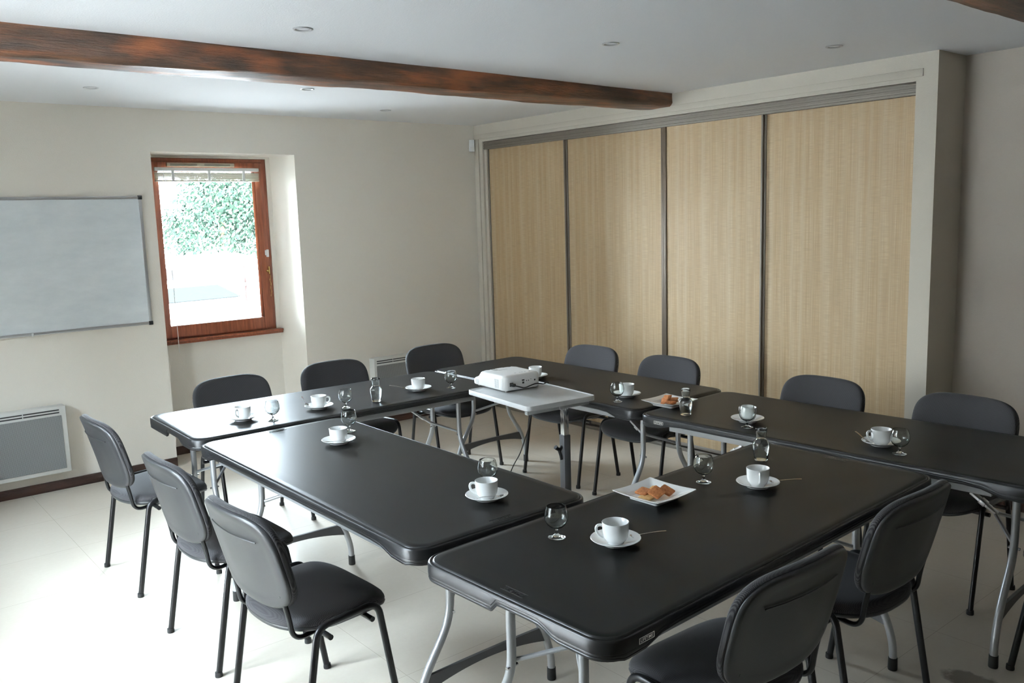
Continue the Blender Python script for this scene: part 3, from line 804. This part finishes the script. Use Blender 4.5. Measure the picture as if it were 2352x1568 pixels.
cookie(4, pl0, *off(-.030, -.032), .0045, (.06, -.03, .1), 'pale biscuit low at the front left of the near plate', True)
far = [(-.022, -.002, .016, (.35, -.75, .4), 'biscuit standing on edge at the left of the far plate'), (-.010, .012, .022, (.45, -.55, .3), 'topmost biscuit leaning left on the far plate'),
       (.004, -.014, .004, (.02, .1, .3), 'biscuit lying flat at the front of the far plate'), (.008, -.010, .0125, (.05, .14, .8), 'biscuit stacked on the flat one at the front of the far plate'),
       (.018, .016, .006, (.05, .02, .1), 'biscuit lying at the back of the far plate beside the carafe'), (.024, .018, .0145, (.10, -.1, .5), 'uppermost biscuit of the rear pair on the far plate')]
for k, (r, b_, dz, rot, lab) in enumerate(far): cookie(5+k, pl1, *off(r, b_), dz, rot, lab, False, 1.0)

# ------------------------------------------------------------------ projector stand, projector, cable
A0 = radians(-6)
st = empty('projector_stand', (-1.872, -2.865, 0), rz=A0+0, label='grey projector stand with a flat tray on a chrome and steel column', cat='stand')
TH = .798
b = MB()
hx, hy = .218, .298
def trr(i_, z): return rrect(hx-i_, hy-i_, .028-i_*.5, 6, z, 0)
b.rings([trr(.05, TH-.004), trr(.0075, TH-.004), trr(.006, TH-.002), trr(.004, TH), trr(.0015, TH), trr(0, TH-.002), trr(0, TH-.024), trr(.002, TH-.026), trr(.05, TH-.026)])
b.build('tray', M_tray, st)
b = MB(); b.box(.0, .04, -.27, .27, TH-.052, TH-.026, .004); b.box(-.20, .20, -.262, -.236, TH-.052, TH-.026, .004); b.build('tray_bracket', M_silver, st)
cx, cy = .045, -.245
MB().box(cx-.016, cx+.016, cy-.016, cy+.016, .50, TH-.03, .003).build('inner_column', M_chrome, st)
MB().box(cx-.021, cx+.021, cy-.021, cy+.021, .05, .605, .003).build('outer_column', M_panelgrey, st)
b = MB(); b.tube([(cx-.02, cy, .515), (cx-.052, cy, .515)], .007, 8)
b.lathe([(.001, -.010), (.015, -.009), (.020, 0), (.015, .009), (.001, .010)], 14, (0, 0, 0))
kb = MB(); kb.tube([(cx-.018, cy+.002, .545), (cx-.032, cy, .530), (cx-.048, cy, .535), (cx-.062, cy, .548)], [.008, .010, .009, .012], 12); kb.tube([(cx-.040, cy, .53), (cx-.030, cy, .50), (cx-.026, cy, .475)], [.009, .008, .007], 10)
b.bm.free(); kb.build('clamp_knob', M_rubber, st)
b = MB(); b.box(cx-.30, cx+.16, cy-.02, cy+.02, .022, .052, .006); b.box(cx-.02, cx+.02, cy-.02, cy+.44, .022, .052, .006); b.build('base', M_panelgrey, st)
for (x, y) in ((cx-.28, cy), (cx+.14, cy), (cx, cy+.42)):
    MB().tube([(x-.012, y, .0185), (x+.012, y, .0185)], .0180, 16).build('castor', M_rubber, st)

pj = empty('projector', (-1.838, -2.622, TH-.004+.0088), rz=radians(-5.1), label='white data projector standing on the grey tray', cat='projector')
LX, LY = .122, .167
def ph(y):
    if y < .072: return .0
    k = min(1, (y-.072)/.080); return -.044*(1-(1-k)**2.1)*min(1, k*6+.25)
def prr(i_, z, top=False, rad=.034):
    out = []
    for p in rrect(LX-i_, LY-i_, max(.006, rad-i_), 7, z, 14):
        out.append(Vector((p.x, p.y, z+(ph(p.y) if top else 0)+((.003*(1-(p.x/LX)**2)) if top else 0))))
    return out
b = MB(); HT = .082
rs = [prr(.02, .002), prr(.006, .0), prr(.002, .003), prr(0, .009), prr(0, HT-.018, True), prr(.0015, HT-.010, True), prr(.0055, HT-.004, True), prr(.011, HT-.001, True), prr(.02, HT, True)]
for s in (.035, .05, .065, .08, .095, .105, .112): rs.append(prr(s, HT+.0005, True, .034))
b.rings(rs); b.build('housing', M_proj, pj, True, 45)
b = MB()
for c in range(9):                                              # side vents on the camera-left face
    for q, (y0, w) in enumerate(((-.105, .012), (-.091, .012), (-.077, .012))): b.box(-LX-.0012, -LX+.001, y0, y0+w-.003, .012+c*.0055, .0145+c*.0055)
for c in range(5):
    for y0 in (.095, .107, .119): b.box(-LX-.0012, -LX+.001, y0, y0+.009, .010+c*.005, .0122+c*.005)
b.build('vent_grille', M_ventgrey, pj, False)
b = MB()
for (x, z, w, h_) in ((-.078, .034, .022, .020), (.0, .050, .016, .007), (.0, .036, .012, .010), (.022, .044, .005, .005), (.036, .044, .005, .005), (.052, .050, .003, .003), (.078, .042, .008, .009)):
    b.box(x-w/2, x+w/2, -LY-.0010, -LY+.001, z-h_/2, z+h_/2)
b.build('connector_port', M_port, pj, False)
b = MB(); b.lathe([(.016, 0), (.018, .006), (.024, .007), (.026, .0), (.026, -.012)], 28, (-.045, .040, HT-.003)); b.build('focus_ring', M_proj, pj)
b = MB(); b.lathe([(.001, .004), (.010, .003), (.016, .0)], 24, (-.045, .040, HT+.003)); b.build('lens', M_glass, pj)
b = MB()
for x in (-.045, -.015, .0, .02, .05): b.box(x+.02, x+.030, -.125, -.118, HT+.0024, HT+.0040, .0006)
b.build('keypad', M_ventgrey, pj)
b = MB(); b.box(-.040, .018, .010, .0125, HT+.0030, HT+.0038); b.build('brand_mark', M_ventgrey, pj, False)
for (x, y) in ((-.095, -.14), (.095, -.14), (-.095, .13), (.095, .13)):
    MB().lathe([(.001, -.0082), (.007, -.0082), (.008, -.006), (.007, .001), (.001, .001)], 12, (x, y, 0)).build('foot', M_radwhite, pj)
# cable (plug in the rear socket, over the tray's far edge and down to the floor)
def pw(x, y, z):
    c, s = cos(pj.rotation_euler[2]), sin(pj.rotation_euler[2])
    return Vector((pj.location.x+c*x-s*y, pj.location.y+s*x+c*y, pj.location.z+z))
cb = empty('power_cable', (0, 0, 0), label='black power cable running from the projector over the tray to the floor', cat='cable')
P = smooth_path([pw(-.078, -LY-.030, .033), pw(-.050, -LY-.045, .024), pw(-.02, -LY-.040, .014), pw(.03, -LY-.028, .020), pw(.075, -LY-.022, .026), pw(.115, -LY-.015, .016), pw(.155, -LY+.02, .004),
                 (-1.626, -2.74, .807), (-1.622, -2.738, .776), (-1.640, -2.730, .756), (-1.672, -2.715, .738), (-1.690, -2.69, .67), (-1.70, -2.665, .60), (-1.70, -2.639, .524), (-1.70, -2.60, .44), (-1.70, -2.56, .36), (-1.705, -2.50, .28), (-1.72, -2.47, .20), (-1.74, -2.50, .08), (-1.80, -2.56, .006), (-2.0, -2.70, .006), (-2.3, -2.8, .006)], 2)
MB().tube(P, .0032, 8).build('cord', M_rubber, cb)
b = MB(); Mx = Matrix.Translation(pw(-.078, -LY-.014, .034)) @ Matrix.Rotation(pj.rotation_euler[2], 4, 'Z')
b.box(-.010, .010, -.016, .012, -.008, .008, .003, Mx); b.build('plug', M_port, cb)

# ------------------------------------------------------------------ outside: window view, plus an unseen wall added to block light
def extmat(name, c1, c2, sc=6, rough=.8):
    mt = mat(name, c1, rough, spec=.2); g = N(mt); g.color(g.ramp(g.noise(sc, detail=5), [(.35, c1), (.65, c2)])); return mt
GZ = -.5
o = MB().box(-40, 45, .5, 70, GZ-.3, GZ).build('ground', extmat('pale_gravel', (.50, .50, .50), (.60, .60, .60)), None, False); o['kind'] = 'structure'
o = MB().box(-40, XL-.351, -30, .5, GZ-.3, -.04).build('terrace', extmat('pale_stone_paving', (.48, .49, .50), (.56, .57, .58)), None, False); o['kind'] = 'structure'
o = MB().box(-10.3, -10.0, -16, 4, GZ-.3, 3.6).build('light_block_wall', extmat('light_block_grey', (.20, .20, .20), (.27, .27, .27)), None, False); o['kind'] = 'structure'  # unseen wall added to hold back low sky light from the left openings
M_leaf = extmat('green_leaves', (.003, .010, .006), (.008, .022, .012), 2, .8)
M_bark = extmat('brown_bark', (.10, .06, .035), (.16, .11, .07), 10)
def tree(name, x, y, z0, blobs, lab, cat, trunk=True, nleaf=1500, ls=.07, seed=1):
    rnd = random.Random(seed)
    t = empty(name, (x, y, z0), label=lab, cat=cat)
    b = MB()
    for (bx, by, bz, r) in blobs:
        for _ in range(int(nleaf*r*r)):
            while True:
                v = Vector((rnd.uniform(-1, 1), rnd.uniform(-1, 1), rnd.uniform(-1, 1)))
                if .2 < v.length < 1: break
            v *= r; c = Vector((bx, by, bz))+v
            n = Vector((rnd.uniform(-1, 1), rnd.uniform(-1, 1), rnd.uniform(-.3, 1))).normalized(); a = n.orthogonal().normalized(); d = n.cross(a)
            s = ls*rnd.uniform(.6, 1.2)
            b.quad(c-a*s, c-d*s*.5, c+a*s, c+d*s*.5+n*s*.1)
    b.build('foliage', M_leaf, t, False, merge=False, rec=False)
    if trunk: MB().tube([(0, 0, 0), (.05, 0, 1.0), (0, .05, 2.4)], [.16, .12, .06], 10).build('trunk', M_bark, t)
    return t
tree('tree', 3.1, 14.0, GZ, [(-.4, 0, 2.35, .95), (.6, 0, 2.5, 1.1), (.1, .2, 3.0, 1.0), (1.2, .3, 3.4, .9), (-.9, .1, 2.1, .6), (.9, 0, 1.95, .7), (-.6, .2, 4.3, .55), (.7, .3, 4.6, .6), (1.5, .2, 2.6, .8)],
     'leafy green tree outside, filling the upper window pane', 'tree', seed=4)
tree('bush', 1.0, 12.5, GZ, [(-.6, 0, .7, .75), (.2, 0, .8, .7), (.9, .1, .55, .5)], 'pale green bush outside, lower left of the tree', 'bush', False, 600, .06, seed=8)
sh = empty('shed', (1.55, 10.6, GZ), label='open brown timber shelter with a pale roof seen through the window', cat='shed')
b = MB()
for x in (-.75, -.05, .65): b.box(x-.05, x+.05, -.05, .05, 0, 1.42)
for x in (-.75, .65): b.box(x-.05, x+.05, .85, .95, 0, 1.6)
b.box(-.8, .7, -.04, .04, 1.0, 1.08); b.build('post', extmat('brown_timber', (.020, .011, .010), (.030, .016, .014)), sh, False)
b = MB(); b.box(-1.0, .9, -.3, 1.2, 1.47, 1.53, 0, Matrix.Rotation(.10, 4, 'X')); b.build('roof', mat('pale_roof_sheet', (.62, .66, .66), .6), sh, False)
MB().box(-.7, .6, .80, .86, .05, 1.42).build('rear_wall', extmat('weathered_board', (.018, .017, .020), (.030, .026, .028)), sh, False)
# parked car
car = empty('parked_car', (-.80, 6.7, GZ), rz=radians(-82), label='white parked car outside, at the bottom of the window pane', cat='car')
def prof(y, pts): return [Vector((x, y, z)) for x, z in pts]
bodyp = [(-1.75, .30), (-1.80, .62), (-1.62, .86), (-1.2, .92), (-.72, 1.36), (-.3, 1.43), (.55, 1.42), (1.15, 1.20), (1.55, .95), (1.72, .80), (1.74, .30)]
M_car = mat('white_car_paint', (.72, .73, .74), .25, coat=.5); M_cg = mat('dark_tinted_glass', (.0065, .0075, .0078), .6, spec=.0)
rs = [prof(-.62, [(x*.97, z if z < 1 else z-.02) for x, z in bodyp]), prof(-.80, [(x, z if z < .95 else .93+(z-.93)*.55) for x, z in bodyp]), prof(-.80, bodyp)]
def bsec(y, k): return [Vector((x*(1-.04*k), y*(1-.22*max(0, (z-.93)/.5)), z)) for x, z in bodyp]
MB().rings([bsec(y, k) for y, k in ((-.82, 1), (-.78, 0), (-.4, 0), (0, 0), (.4, 0), (.78, 0), (.82, 1))]).build('body', M_car, car, True, 30)
b = MB()
for s in (-1, 1):
    for pts in (((-1.08, .95), (-.70, 1.30), (-.32, 1.36), (-.30, .95)), ((-.22, .95), (-.22, 1.36), (.42, 1.36), (.50, .95))):
        q = [Vector((x, s*(.832-.82*.22*(z-.93)/.5), z)) for x, z in pts]; q2 = [p-Vector((0, s*.012, 0)) for p in q]
        b.rings([q, q2])
b.build('side_window', M_cg, car, False)
b = MB()
for (xa, za, xb, zb_) in ((-1.17, .955, -.75, 1.345), (1.13, 1.215, .70, 1.375)):
    dx, dz = xb-xa, zb_-za; nx, nz = (-dz, dx) if dx > 0 else (dz, -dx); L_ = math.hypot(nx, nz); nx, nz = nx/L_*.012, nz/L_*.012
    for off_ in (0,):
        b.rings([[Vector((xa+nx, -.68, za+nz)), Vector((xa+nx, .68, za+nz)), Vector((xa, .68, za)), Vector((xa, -.68, za))], [Vector((xb+nx, -.58, zb_+nz)), Vector((xb+nx, .58, zb_+nz)), Vector((xb, .58, zb_)), Vector((xb, -.58, zb_))]])
b.build('windscreen', M_cg, car, False)
for x in (-1.15, 1.15):
    for s in (-1, 1): MB().tube([(x, s*.66, .30), (x, s*.84, .30)], .30, 24).build('wheel', M_rubber, car)
